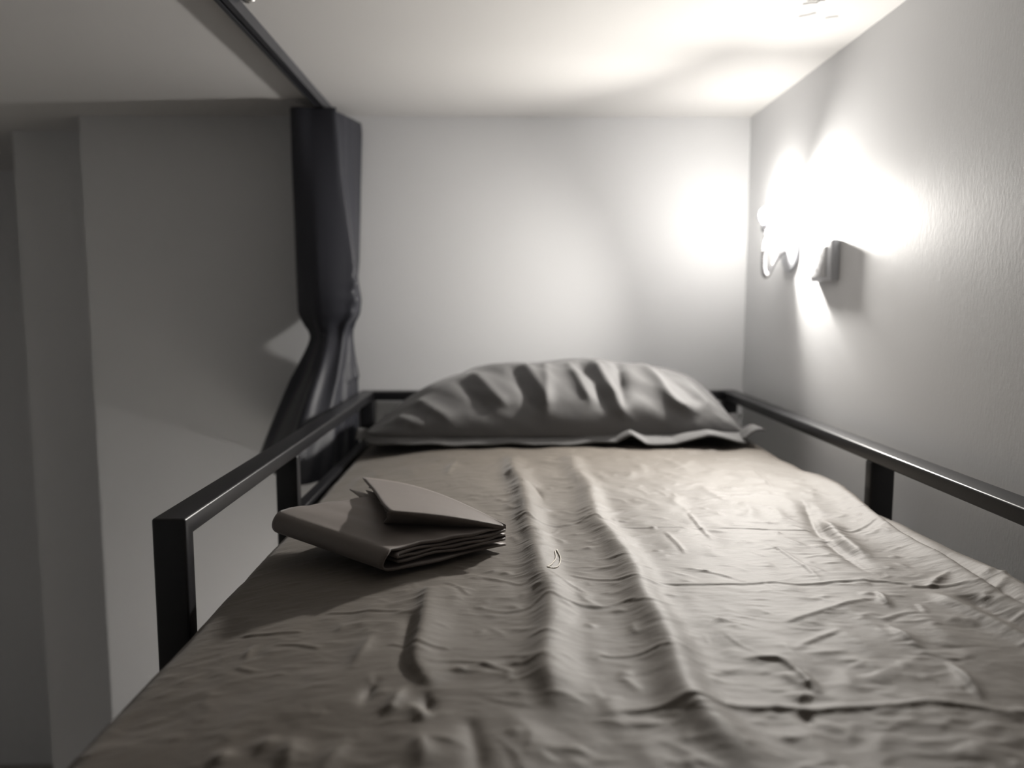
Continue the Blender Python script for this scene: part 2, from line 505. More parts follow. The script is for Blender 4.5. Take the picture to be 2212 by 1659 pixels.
def poly_field(P, reach):
    """window of the grid around polyline P: slices, signed distance (positive on the right of travel towards the camera), param 0..1"""
    x0, x1 = P[:, 0].min() - reach, P[:, 0].max() + reach
    y0, y1 = P[:, 1].min() - reach, P[:, 1].max() + reach
    ia, ib = np.searchsorted(plan, x0), np.searchsorted(plan, x1)
    ja, jb = np.searchsorted(ys, y0), np.searchsorted(ys, y1)
    if ib - ia < 2 or jb - ja < 2: return None
    X = PX[ja:jb, ia:ib]; Y = GY[ja:jb, ia:ib]
    D = np.full(X.shape, 9.0); SG = np.ones(X.shape); T = np.zeros(X.shape)
    L = np.concatenate([[0], np.cumsum(np.linalg.norm(np.diff(P, axis=0), axis=1))])
    for i in range(len(P) - 1):
        a, b = P[i], P[i + 1]
        d = b - a; l2 = d @ d + 1e-12
        t = np.clip(((X - a[0]) * d[0] + (Y - a[1]) * d[1]) / l2, 0, 1)
        qx = X - a[0] - t * d[0]; qy = Y - a[1] - t * d[1]
        dist = np.hypot(qx, qy)
        m = dist < D
        D = np.where(m, dist, D)
        SG = np.where(m, np.where(d[0] * qy - d[1] * qx >= 0, 1.0, -1.0), SG)
        T = np.where(m, (L[i] + t * (L[i + 1] - L[i])) / L[-1], T)
    return (slice(ja, jb), slice(ia, ib)), D, SG, T


def ridge(pts, h, wl, wr, taper=0.15, power=1.7, point=False):
    """smooth ridge; wl is the width on the negative side of travel, wr on the positive side; h may be a list along the line"""
    P = catmull(pts, 5)
    r = poly_field(P, 3.0 * max(wl, wr))
    if r is None: return
    sl, D, SG, T = r
    W = np.where(SG > 0, wr, wl)
    if point:                                          # folds that run out to a point at both ends
        W = W * (0.35 + 0.65 * np.sin(np.pi * np.clip(T, 0.02, 0.98)))
        taper = 0.5; power = 1.35
    env = np.clip(T / taper, 0, 1) * np.clip((1 - T) / taper, 0, 1)
    env = env * env * (3 - 2 * env)
    if isinstance(h, (list, tuple)):
        hh = np.interp(T, np.linspace(0, 1, len(h)), h)
    else: hh = h
    H[sl] += hh * env * np.exp(-(D / W) ** power)


def crease(pts, h, w, taper=0.2, up=True):
    """narrow sharp press line: a small step beside a small groove"""
    P = catmull(pts, 5)
    r = poly_field(P, 4.0 * w)
    if r is None: return
    sl, D, SG, T = r
    env = np.clip(T / taper, 0, 1) * np.clip((1 - T) / taper, 0, 1)
    s = D * SG / w
    H[sl] += h * env * (s * np.exp(-np.abs(s) ** 1.5) * (1 if up else -1) + 0.5 * np.exp(-s * s))


FD = FOLD
# travelling towards the camera (falling y) the positive side is +x... (d x q) sign: +x side
ridge(FD['R1'], [0.004, 0.009, 0.012, 0.013, 0.015, 0.014, 0.013, 0.012, 0.012, 0.011, 0.009], 0.016, 0.022, 0.08, 1.9)
ridge(FD['R2'], [0.006, 0.009, 0.009, 0.010, 0.011, 0.011, 0.011, 0.011, 0.011, 0.009], 0.019, 0.019, 0.08, 1.9)
ridge(FD['R3'], [0.005, 0.008, 0.009, 0.008, 0.005], 0.010, 0.022, 0.10, 1.6)
ridge(FD['V3'], -0.003, 0.007, 0.005, 0.2)
ridge(FD['R4'], 0.0035, 0.006, 0.007, point=True)
ridge(FD['R5'], 0.0045, 0.005, 0.007, point=True)
ridge(FD['R6'], 0.004, 0.005, 0.006, point=True)
ridge(FD['V7'], -0.0045, 0.006, 0.004, point=True)
ridge(FD['V8'], -0.005, 0.007, 0.005, point=True)
for k in ('R9', 'R10', 'R12', 'R13'): ridge(FD[k], 0.0038, 0.009, 0.009, 0.35, point=True)
ridge(FD['R11'], 0.004, 0.006, 0.007, 0.3, point=True)
ridge(FD['V13'], -0.003, 0.008, 0.006, 0.2)
ridge(FD['R14'], 0.0025, 0.004, 0.005, 0.3, point=True)
crease(FD['C14'], 0.0013, 0.003)
ridge(FD['R15'], 0.004, 0.008, 0.008, 0.3, point=True)
ridge(FD['V16'], -0.004, 0.005, 0.004, 0.25, point=True)
for k in ('C1', 'C2', 'C3', 'C10', 'V16'): crease(FD[k], 0.0012, 0.0028)
for k in ('C4', 'C4b', 'C4c', 'C6', 'C7', 'C8', 'C11', 'C12', 'C13', 'C5b'): crease(FD[k], 0.0014, 0.0026, 0.08)
crease(FD['C5'], 0.0017, 0.0030, 0.06)
crease(FD['C9'], 0.0017, 0.0036, 0.06)
ridge(FD['C9'], 0.0012, 0.008, 0.008, 0.1)
# loose tuck along the wall side
ridge(FD['T1'], [0.006, 0.010, 0.010, 0.010, 0.010, 0.009, 0.008], 0.022, 0.010, 0.10, 1.6)
ridge([(p[0] + 0.025, p[1]) for p in FD['T1']], -0.010, 0.012, 0.012, 0.15)
ridge([(0.574, 1.17), (0.574, 1.1), (0.572, 0.98), (0.570, 0.92), (0.563, 0.847), (0.560, 0.788), (0.565, 0.70)], 0.016, 0.016, 0.03, 0.12)
ridge(FD['T3v'], -0.005, 0.012, 0.009, 0.25)
ridge(FD['T3r'], 0.0055, 0.010, 0.012, 0.25)
crease(FD['T3v'], 0.0015, 0.003)
ridge(FD['T4'], 0.006, 0.010, 0.010, 0.2)
ridge([(p[0] + 0.028, p[1]) for p in FD['T4']], -0.005, 0.012, 0.012, 0.2)
ridge(FD['T5'], 0.0045, 0.006, 0.007, 0.2, point=True)
ridge(FD['T6'], 0.004, 0.005, 0.006, 0.2, point=True)
crease(FD['T6'], 0.0015, 0.003)
crease(FD['T7'], 0.0017, 0.0030, 0.15)
ridge(FD['T7'], 0.0015, 0.006, 0.006, 0.2)
ridge(FD['K1'], 0.0035, 0.005, 0.005, 0.2, point=True)
ridge(FD['K2'], -0.003, 0.005, 0.005, 0.2, point=True)
for k in ('D1', 'D2', 'D3', 'D4', 'D5', 'D6', 'D7', 'D8', 'D9', 'M1', 'M2'): crease(FD[k], 0.0014, 0.0032, 0.2)
ridge(FD['D3'], 0.0025, 0.012, 0.012, 0.25)
ridge(FD['M1'], 0.003, 0.004, 0.005, 0.3, point=True)
for k in ('P2', 'P3', 'P4', 'P5'):
    ridge(FD[k], 0.0035, 0.004, 0.005, 0.25, point=True)
for k in ('B1', 'B2', 'B3', 'B4', 'B5', 'B6'):
    ridge(FD[k], 0.0014, 0.008, 0.008, 0.35)
# countless small crinkles, mostly running across the bed
for k in range(1500):
    x = rng.uniform(-0.30, 0.55); y = 0.44 + 1.15 * rng.random() ** 1.3
    amp = 0.00075 if x > -0.1 else 0.00045
    ln = rng.uniform(0.012, 0.06)
    if rng.random() < 0.72: a = rng.normal(0.0, 0.28)
    else: a = rng.normal(-0.9, 0.5)
    dx, dy = math.cos(a) * ln, math.sin(a) * ln
    bend = rng.normal(0, 0.12) * ln
    pts = [(x - dx / 2, y - dy / 2), (x - dy / ln * bend, y + dx / ln * bend), (x + dx / 2, y + dy / 2)]
    if rng.random() < 0.5: crease(pts, amp * rng.uniform(0.5, 1.6), rng.uniform(0.0016, 0.0034), 0.45, rng.random() < 0.5)
    else: ridge(pts, amp * rng.uniform(0.8, 2.2), rng.uniform(0.003, 0.006), rng.uniform(0.003, 0.006), 0.5, point=True)
for k in range(60):                                   # longer loose undulations down the bed
    x = rng.uniform(-0.27, 0.5); y = rng.uniform(0.42, 1.5)
    ln = rng.uniform(0.05, 0.14); a = rng.normal(-1.5, 0.35)
    dx, dy = math.cos(a) * ln, math.sin(a) * ln
    ridge([(x, y), (x + dx / 2 + rng.normal(0, .006), y + dy / 2), (x + dx, y + dy)], rng.uniform(0.0008, 0.0022), 0.010, 0.010, 0.4)
H += 0.004 * fbm(PX * 6, GY * 4, 2) + 0.0028 * fbm(PX * 18 + 3, GY * 14, 2) + 0.00050 * fbm(PX * 30 + 2.2 * fbm(PX * 9, GY * 9, 2), GY * 85 + 3.0 * fbm(PX * 12 + 7, GY * 10, 2), 3)
# displacement grows from zero at the hems, follows the surface normal of the section
dsec = np.gradient(sec, axis=0)
nsec = np.stack([-dsec[:, 1], dsec[:, 0]], 1); nsec /= np.linalg.norm(nsec, axis=1)[:, None]
fade = np.clip((sec[:, 1] + 0.445) / 0.05, 0, 1)
lim = np.where(np.abs(nsec[:, 0]) > 0.5, 0.3, 1.0)[None, :]
DX = H * nsec[None, :, 0] * (fade * lim)
DX = np.clip(DX, -0.02, 0.02)
X = np.clip(GX + DX, XM0 - 0.002, XM1 + 0.002)
Z = GZ + H * nsec[None, :, 1] * fade[None, :]
endf = np.minimum(np.clip((GY - YM0) / 0.03, 0, 1), np.clip((YM1 - GY) / 0.03, 0, 1))
Z = Z - (1 - np.sqrt(np.clip(1 - (1 - endf) ** 2, 0, 1))) * 0.03
SLOPE = -0.034 * np.clip((0.0 - X) / 0.329, 0, 1) ** 2
Z = np.maximum(Z + SLOPE, -0.449)
SHEET_H = (plan, ys, Z)
V = np.stack([X, GY, Z], -1).reshape(-1, 3)
ii = np.arange(ny - 1)[:, None] * nx + np.arange(nx - 1)[None, :]
Fq = np.stack([ii, ii + 1, ii + 1 + nx, ii + nx], -1).reshape(-1, 4)
sheet = obj('bed_sheet', V, Fq, M['sheet'], None, True)
tag(sheet, 'wrinkled grey bed sheet spread over the bunk mattress between the rails', 'bed sheet')


def sheet_z(x, y):
    i = int(np.clip(np.searchsorted(plan, x), 1, nx - 1)); j = int(np.clip(np.searchsorted(ys, y), 1, ny - 1))
    return float(Z[j, i])


# the pale loop of thread lying beside the main fold
TH = [(0.066, 0.912), (0.0685, 0.883), (0.064, 0.854), (0.057, 0.838), (0.050, 0.832), (0.056, 0.850), (0.0625, 0.877), (0.0635, 0.905)]
tp = catmull(TH, 6)
path = [(p[0], p[1], sheet_z(p[0], p[1]) + 0.0012) for p in tp]
tv, tf = tube(path, 0.0008, 8)
th = obj('loose_thread', tv, tf, M['thread'], None, True)
tag(th, 'thin pale loop of thread lying on the grey sheet beside its main fold', 'thread')

# ------------------------------------------------------------------ pillow
PXT = np.array([-0.300, -0.257, -0.215, -0.169, -0.125, -0.082, 0.0, 0.092, 0.18, 0.266, 0.335, 0.398, 0.455, 0.490, 0.515, 0.530])
PHT = np.array([0.012, 0.045, 0.080, 0.108, 0.127, 0.141, 0.154, 0.162, 0.163, 0.160, 0.153, 0.141, 0.118, 0.090, 0.050, 0.012])
nu, nv = 190, 90
pu = np.linspace(PXT[0], PXT[-1], nu)
ph = np.interp(pu, PXT, PHT)
k = np.ones(9) / 9
ph = np.convolve(np.pad(ph, 4, mode='edge'), k, mode='valid')
phi = np.linspace(0, math.pi, nv)
Yb, Yc, Yk = 1.612, 1.835, 1.972
ZPB = ZM + 0.006
HX = np.repeat(pu[None, :], nv, 0)
PHI = np.repeat(phi[:, None], nu, 1)
front = PHI < math.pi / 2
ry = np.where(front, Yc - Yb, Yk - Yc)
endn = np.clip(np.minimum((HX - PXT[0]) / 0.10, (PXT[-1] - HX) / 0.07), 0.0, 1)
endn = np.sqrt(np.clip(1 - (1 - endn) ** 2, 0, 1)) * 0.30 + 0.70
cs = np.cos(PHI); sn = np.sin(PHI)
Cc = np.sign(cs) * np.where(front, np.abs(cs) ** 1.0, np.abs(cs) ** 0.85); Sn = np.where(front, np.abs(sn) ** 0.98, np.abs(sn) ** 0.80)
# folds over the front face; written as (x, height fraction)
PD = np.zeros_like(HX)


def pfold(pts, h, wdt, sharp=1.5):
    P = catmull(pts, 6)
    A = HX; B = (PHI / (math.pi / 2)) * 0.26        # unrolled height
    D = np.full(HX.shape, 9.0); T = np.zeros(HX.shape)
    n = len(P)
    for i in range(n - 1):
        a = np.array([P[i][0], P[i][1] * 0.26]); b = np.array([P[i + 1][0], P[i + 1][1] * 0.26])
        d = b - a; l2 = d @ d + 1e-12
        t = np.clip(((A - a[0]) * d[0] + (B - a[1]) * d[1]) / l2, 0, 1)
        q = np.hypot(A - a[0] - t * d[0], B - a[1] - t * d[1])
        m = q < D
        D = np.where(m, q, D); T = np.where(m, (i + t) / (n - 1), T)
    env = np.clip(T / 0.2, 0, 1) * np.clip((1 - T) / 0.2, 0, 1)
    PD[:] += h * env * np.exp(-(D / wdt) ** sharp)


pfold([(0.205, 0.95), (0.225, 0.6), (0.250, 0.32), (0.262, 0.12)], 0.016, 0.016)
pfold([(0.270, 0.98), (0.262, 0.6), (0.258, 0.2)], -0.015, 0.012)
pfold([(0.310, 0.95), (0.345, 0.6), (0.370, 0.35), (0.425, 0.22)], 0.017, 0.020)
pfold([(0.145, 0.95), (0.165, 0.6), (0.195, 0.25)], 0.011, 0.013)
pfold([(0.175, 0.9), (0.20, 0.55), (0.225, 0.2)], -0.010, 0.012)
pfold([(0.095, 0.95), (0.098, 0.55), (0.090, 0.12)], 0.010, 0.014)
pfold([(0.040, 0.92), (0.075, 0.55), (0.10, 0.25)], 0.009, 0.014)
pfold([(0.015, 0.9), (0.04, 0.5), (0.07, 0.2)], -0.008, 0.014)
pfold([(-0.075, 0.85), (-0.03, 0.5), (0.015, 0.25)], 0.010, 0.016)
pfold([(-0.11, 0.8), (-0.07, 0.45), (-0.02, 0.2)], -0.008, 0.016)
pfold([(-0.20, 0.65), (-0.15, 0.35), (-0.10, 0.12)], 0.011, 0.016)
pfold([(-0.24, 0.5), (-0.20, 0.25), (-0.16, 0.08)], 0.009, 0.014)
pfold([(0.40, 0.9), (0.43, 0.55), (0.46, 0.3)], 0.008, 0.014)
pfold([(0.44, 0.8), (0.47, 0.45), (0.49, 0.2)], -0.006, 0.012)
pfold([(0.36, 0.9), (0.395, 0.55), (0.43, 0.35)], -0.007, 0.014)
PD += 0.010 * fbm(HX * 9 + PHI * 1.3, PHI * 1.2 + HX * 2, 3)
PD *= np.clip(np.sin(PHI) * 2.2, 0, 1) * np.clip(ph[None, :] / 0.06, 0, 1)
RH = ph[None, :] + PD
PYv = Yc - Cc * (ry * endn + PD * 0.9)
PZv = ZPB + RH * Sn + 0.016 * np.abs(cs) ** 4
pil = empty('pillow', (0.11, 1.79, ZM), 'plump grey pillow with creased case lying against the head rail', 'pillow')
V = np.stack([HX, PYv, PZv], -1).reshape(-1, 3)
ii = np.arange(nv - 1)[:, None] * nu + np.arange(nu - 1)[None, :]
Fq = np.stack([ii, ii + 1, ii + 1 + nu, ii + nu], -1).reshape(-1, 4)
# underside: reuse the rim, one inner ring lying just above the sheet
nb = 14
bot = []
for j in range(nb):
    t = j / (nb - 1)
    yy = PYv[0] * (1 - t) + PYv[-1] * t
    zz = (ZPB + 0.010) - 0.012 * math.sin(math.pi * t) ** 0.5
    bot.append(np.stack([pu, yy, np.full(nu, zz)], -1))
VB = np.concatenate(bot)
off = nv * nu
jj = np.arange(nb - 1)[:, None] * nu + np.arange(nu - 1)[None, :] + off
FB = np.stack([jj, jj + nu, jj + nu + 1, jj + 1], -1).reshape(-1, 4)
obj('pillow_body', np.vstack([V, VB]), np.vstack([Fq, FB]), M['pillow'], pil, True)
# flat hem (flange) of the case along the front and at the right end
n1 = 160; n2 = 10
fx = np.linspace(-0.322, 0.512, n1)
Vf = []
for i, x in enumerate(fx):
    yb = float(np.interp(x, pu, PYv[0]))
    lift = np.interp(x, [-0.33, -0.2, -0.05, 0.12, 0.24, 0.27, 0.30, 0.36, 0.40, 0.43, 0.47, 0.51],
                     [0.004, 0.003, 0.003, 0.003, 0.008, 0.026, 0.009, 0.008, 0.020, 0.026, 0.020, 0.010])
    rip = 0.0015 * math.sin(x * 75) + 0.0025 * math.sin(x * 31 + 1)
    wdt = np.interp(x, [-0.32, 0.1, 0.22, 0.3, 0.51], [0.014, 0.012, 0.014, 0.034, 0.050])
    for j in range(n2):
        t = j / (n2 - 1)
        y = yb + 0.012 - t * (wdt + 0.012) + rip * t * 0.6
        z = max(sheet_z(x, max(y, 1.45)) + 0.003, ZPB + 0.020 * (1 - t) + (lift - 0.004 + rip * 0.6) * math.sin(t * math.pi * 0.62))
        Vf.append((x, y, z))
Ff = []
for i in range(n1 - 1):
    for j in range(n2 - 1):
        Ff.append((i * n2 + j, (i + 1) * n2 + j, (i + 1) * n2 + j + 1, i * n2 + j + 1))
fl = obj('front_hem', Vf, Ff, M['pillow'], pil, True)
sm = fl.modifiers.new('thickness', 'SOLIDIFY'); sm.thickness = 0.0022
Vf = []; n1 = 60; n2 = 8
for i in range(n1):
    y = 1.585 + (1.93 - 1.585) * i / (n1 - 1)
    for j in range(n2):
        t = j / (n2 - 1)
        x = 0.505 + t * (0.048 - 0.012 * math.sin(i * 0.31))
        z = ZPB + 0.010 + (0.016 + 0.012 * math.sin(i * 0.21 + 0.6)) * math.sin(t * 2.0)
        Vf.append((x, y, z))
Ff = []
for i in range(n1 - 1):
    for j in range(n2 - 1):
        Ff.append((i * n2 + j, (i + 1) * n2 + j, (i + 1) * n2 + j + 1, i * n2 + j + 1))
fl = obj('end_hem', Vf, Ff, M['pillow'], pil, True)
sm = fl.modifiers.new('thickness', 'SOLIDIFY'); sm.thickness = 0.0022

# ------------------------------------------------------------------ folded sheet on the bed
Fp = np.array([-0.133, 0.826]); Rp = np.array([0.007, 0.925]); Lp = np.array([-0.296, 0.968])
e1 = Rp - Fp; e2 = Lp - Fp
fs = empty('folded_sheet', (-0.145, 0.947, ZM), 'folded grey bed sheet in a thick square pack on the bed', 'folded sheet')
# section path in (s along e1 in metres, height)
Ls = np.linalg.norm(e1)
th_l = 0.0030
hs = 0.0225


def arc_pts(cx, cz, r, a0, a1, n=7):
    return [(cx + r * math.cos(a), cz + r * math.sin(a)) for a in np.linspace(a0, a1, n)]


path = []
path += [(Ls - 0.003 - k * (Ls - 0.02) / 12, 0.0016) for k in range(13)]
path += arc_pts(0.012, 0.0016 + hs / 2, hs / 2, -math.pi / 2, -3 * math.pi / 2, 12)[1:]
path += [(0.012 + k * (Ls - 0.016) / 12, 0.0016 + hs) for k in range(1, 13)]
z_in = 0.0016 + hs - 0.0050
path += arc_pts(Ls - 0.004, 0.0016 + hs - 0.0025, 0.0025, math.pi / 2, -math.pi / 2, 6)[1:]
path += [(Ls - 0.004 - k * (Ls - 0.024) / 12, z_in) for k in range(1, 13)]
path += arc_pts(0.020, z_in - 0.0024, 0.0024, math.pi / 2, 3 * math.pi / 2, 6)[1:]
path += [(0.020 + k * (Ls - 0.024) / 12, z_in - 0.0048) for k in range(1, 13)]
path += arc_pts(Ls - 0.004, z_in - 0.0048 - 0.0024, 0.0024, math.pi / 2, -math.pi / 2, 6)[1:]
path += [(Ls - 0.004 - k * (Ls - 0.024) / 12, z_in - 0.0096) for k in range(1, 13)]
path = np.array(path)
n_s = len(path); n_e = 40
Vs = []
for j in range(n_e):
    t = j / (n_e - 1)
    for i in range(n_s):
        s, z = path[i]
        f = s / Ls
        edge_wob = 0.003 * math.sin(i * 0.55) * (1 - min(t, 1 - t) * 6 if min(t, 1 - t) < 1 / 6 else 0)
        p = Fp + e1 * f + e2 * t + e2 / np.linalg.norm(e2) * edge_wob
        zz = z * (1 + 0.28 * t) + 0.0009 * math.sin(f * 21 + i * 0.3 + t * 3) * min(1, z / 0.006)
        puff = 0.003 * math.sin(math.pi * min(max(f, 0), 1)) * math.sin(math.pi * t) if z > 0.02 else 0
        Vs.append((p[0], p[1], ZM + 0.004 + zz + puff))
Fs = []
for j in range(n_e - 1):
    for i in range(n_s - 1):
        Fs.append((j * n_s + i, j * n_s + i + 1, (j + 1) * n_s + i + 1, (j + 1) * n_s + i))
o = obj('folded_layers', Vs, Fs, M['folded'], fs, True)
sm = o.modifiers.new('thickness', 'SOLIDIFY'); sm.thickness = 0.0030; sm.offset = 0
# turned-up corner: a doubled flap open towards the left
Cc3 = np.array([0.004, 0.912, ZM + 0.0295])
rows = 26
sec_pts = [  # section at the open end, from far lower edge round the near fold to the far upper edge
    (-0.222, 1.098, 0.0330), (-0.196, 1.045, 0.0325), (-0.170, 0.985, 0.0315), (-0.150, 0.935, 0.0305), (-0.1455, 0.924, 0.0315),
    (-0.1425, 0.912, 0.0385), (-0.139, 0.897, 0.0475), (-0.1350, 0.885, 0.0555), (-0.1335, 0.880, 0.0590), (-0.1350, 0.885, 0.0605),
    (-0.150, 0.935, 0.0570), (-0.170, 1.000, 0.0520), (-0.192, 1.075, 0.0470), (-0.209, 1.132, 0.0430)]
sp = catmull(sec_pts, 3)
Vt = []
for r in range(rows):
    t = r / (rows - 1)
    for i, p in enumerate(sp):
        q = np.array([p[0], p[1], ZM + p[2]])
        f = i / (len(sp) - 1)
        tip = Cc3 + np.array([0.0, 0.0, 0.006 * max(0.0, (f - 0.45)) * 1.2])
        c = q * (1 - t) + tip * t
        c[2] += 0.010 * math.sin(math.pi * t) * max(0, (f - 0.55) / 0.45) - (0.002 * math.sin(math.pi * t) if f < 0.3 else 0)
        c[1] += 0.010 * math.sin(math.pi * t) * max(0, (f - 0.7) / 0.3)
        if t < 0.25:
            k = (1 - t / 0.25)
            c[0] += 0.0012 * math.sin(i * 0.8) * k
        Vt.append(tuple(c))
ns = len(sp)
Ft = []
for r in range(rows - 1):
    for i in range(ns - 1):
        Ft.append((r * ns + i, (r + 1) * ns + i, (r + 1) * ns + i + 1, r * ns + i + 1))
o = obj('turned_up_flap', Vt, Ft, M['folded'], fs, True)
sm = o.modifiers.new('thickness', 'SOLIDIFY'); sm.thickness = 0.0016; sm.offset = 0
# inner layers seen in the open end of the flap
for (dz, sh) in ((0.0370, 0.010), (0.0415, 0.016)):
    lp = catmull([(-0.206 + sh, 1.075, dz), (-0.187 + sh, 1.032, dz - 0.001), (-0.165 + sh, 0.980, dz), (-0.148 + sh, 0.935, dz - 0.001)], 5)
    Vt = []
    rr = 14
    for r in range(rr):
        t = r / (rr - 1)
        for i, p in enumerate(lp):
            q = np.array([p[0], p[1], ZM + p[2]])
            tip = Cc3 + np.array([-0.012, 0.004, 0.003])
            c = q * (1 - t) + tip * t
            c[2] += 0.0016 * math.sin(i * 0.9) * (1 - t)
            c[0] += 0.0016 * math.sin(i * 0.7 + dz * 900) * (1 - t)
            Vt.append(tuple(c))
    ns = len(lp); Ft = []
    for r in range(rr - 1):
        for i in range(ns - 1):
            Ft.append((r * ns + i, (r + 1) * ns + i, (r + 1) * ns + i + 1, r * ns + i + 1))
    o = obj('flap_layer', Vt, Ft, M['folded'], fs, True)
    sm = o.modifiers.new('thickness', 'SOLIDIFY'); sm.thickness = 0.0014; sm.offset = 0

# ------------------------------------------------------------------ curtain rail on the ceiling
cr = empty('curtain_rail', (-0.427, 0.9, ZT - 0.021), 'dark metal curtain rail fixed along the ceiling beside the bunk', 'curtain rail')
bm = bmesh.new()
x0, x1, zb, zt = -0.440, -0.417, ZT - 0.021, ZT
prof = [(x0, zt), (x0, zb), (x0 + 0.0075, zb), (x0 + 0.0075, zb + 0.008), (x0 + 0.0125, zb + 0.008), (x0 + 0.0125, zb), (x1, zb), (x1, zt)]
ends = []
for y in (-0.9, 2.040):
    ends.append([bm.verts.new((x, y, z)) for x, z in prof])
for i in range(len(prof)):
    j = (i + 1) % len(prof)
    bm.faces.new((ends[0][i], ends[0][j], ends[1][j], ends[1][i]))
bm.faces.new(ends[0]); bm.faces.new(ends[1][::-1])
bm_obj('track', bm, M['rail'], cr)
# bright hook hanging beside the track
hp = catmull([(-0.4145, 1.283, ZT - 0.001), (-0.409, 1.279, ZT - 0.004), (-0.403, 1.277, ZT - 0.006), (-0.398, 1.279, ZT - 0.004), (-0.394, 1.283, ZT - 0.001)], 6)
hv, hf = tube(hp, [0.0028] * len(hp), 8)
hk = obj('ceiling_hook', hv, hf, M['chrome'], cr, True)
hk['label'] = 'bright metal hook'
for (hx, hy) in ((-0.412, 1.276), (-0.397, 1.274)):
    lv, lf = lathe([(0.0015, 0.0), (0.0045, 0.0005), (0.0045, 0.003), (0.0025, 0.0045)], (hx, hy, ZT), (0, 0, -1), 14)
    obj('screw_head', lv, lf, M['chrome'], cr, True)

# ------------------------------------------------------------------ curtain
cur = empty('curtain', (-0.46, 1.87, -0.395), 'dark navy curtain gathered against the back wall and knotted halfway', 'curtain')
# plan outlines from the front-left fold clockwise: (z, [(x, y), ...]) with the same number of points
LEV = [
    (0.462, [(-0.480, 2.028), (-0.494, 1.950), (-0.497, 1.868), (-0.445, 1.866), (-0.391, 1.868), (-0.404, 1.884), (-0.388, 1.930), (-0.374, 1.975), (-0.360, 2.026)]),
    (0.440, [(-0.480, 2.028), (-0.494, 1.950), (-0.497, 1.868), (-0.445, 1.866), (-0.391, 1.868), (-0.402, 1.884), (-0.386, 1.930), (-0.372, 1.975), (-0.357, 2.026)]),
    (0.300, [(-0.482, 2.028), (-0.495, 1.950), (-0.497, 1.872), (-0.440, 1.860), (-0.382, 1.872), (-0.394, 1.890), (-0.386, 1.930), (-0.374, 1.975), (-0.363, 2.026)]),
    (0.110, [(-0.480, 2.026), (-0.494, 1.950), (-0.496, 1.880), (-0.435, 1.850), (-0.360, 1.872), (-0.360, 1.895), (-0.368, 1.935), (-0.370, 1.975), (-0.370, 2.022)]),
    (0.010, [(-0.475, 2.022), (-0.492, 1.950), (-0.496, 1.884), (-0.430, 1.840), (-0.356, 1.858), (-0.346, 1.890), (-0.352, 1.930), (-0.364, 1.970), (-0.380, 2.012)]),
    (-0.025, [(-0.470, 2.015), (-0.488, 1.950), (-0.495, 1.886), (-0.428, 1.842), (-0.362, 1.860), (-0.352, 1.890), (-0.358, 1.930), (-0.370, 1.965), (-0.390, 2.002)]),
    (-0.048, [(-0.455, 2.000), (-0.472, 1.950), (-0.480, 1.890), (-0.428, 1.852), (-0.380, 1.866), (-0.372, 1.892), (-0.374, 1.930), (-0.384, 1.960), (-0.400, 1.990)]),
    (-0.075, [(-0.450, 1.995), (-0.460, 1.950), (-0.464, 1.892), (-0.426, 1.858), (-0.386, 1.866), (-0.378, 1.895), (-0.380, 1.935), (-0.388, 1.965), (-0.400, 1.995)]),
    (-0.100, [(-0.455, 1.998), (-0.468, 1.950), (-0.472, 1.890), (-0.428, 1.846), (-0.386, 1.856), (-0.378, 1.892), (-0.380, 1.940), (-0.386, 1.975), (-0.396, 2.005)]),
    (-0.160, [(-0.465, 2.005), (-0.485, 1.950), (-0.495, 1.885), (-0.438, 1.812), (-0.392, 1.826), (-0.384, 1.880), (-0.382, 1.940), (-0.384, 1.980), (-0.386, 2.015)]),
    (-0.230, [(-0.480, 2.012), (-0.512, 1.950), (-0.526, 1.885), (-0.452, 1.765), (-0.398, 1.785), (-0.386, 1.860), (-0.383, 1.930), (-0.383, 1.978), (-0.384, 2.018)]),
    (-0.310, [(-0.500, 2.018), (-0.545, 1.950), (-0.562, 1.890), (-0.462, 1.705), (-0.404, 1.735), (-0.390, 1.840), (-0.386, 1.925), (-0.385, 1.978), (-0.385, 2.022)]),
    (-0.392, [(-0.515, 2.022), (-0.572, 1.955), (-0.598, 1.895), (-0.468, 1.660), (-0.408, 1.690), (-0.392, 1.830), (-0.388, 1.920), (-0.387, 1.978), (-0.387, 2.024)]),
]
zs = np.array([l[0] for l in LEV])
n_z = 130
zq = np.linspace(zs[0], zs[-1], n_z)
PL = [catmull(l[1], 12) for l in LEV]
npn = len(PL[0])
PLa = np.array(PL)                                    # level, point, xy
order = np.argsort(zs)
Vc = np.zeros((n_z, npn, 3))
for i in range(npn):
    for a in range(2):
        Vc[:, i, a] = np.interp(zq, zs[order], PLa[order, i, a])
kk = np.hanning(7); kk /= kk.sum()
for i in range(npn):
    for a in range(2):
        q = np.pad(Vc[:, i, a], 3, mode='edge')
        Vc[:, i, a] = np.convolve(q, kk, mode='valid')
Vc[:, :, 2] = zq[:, None]
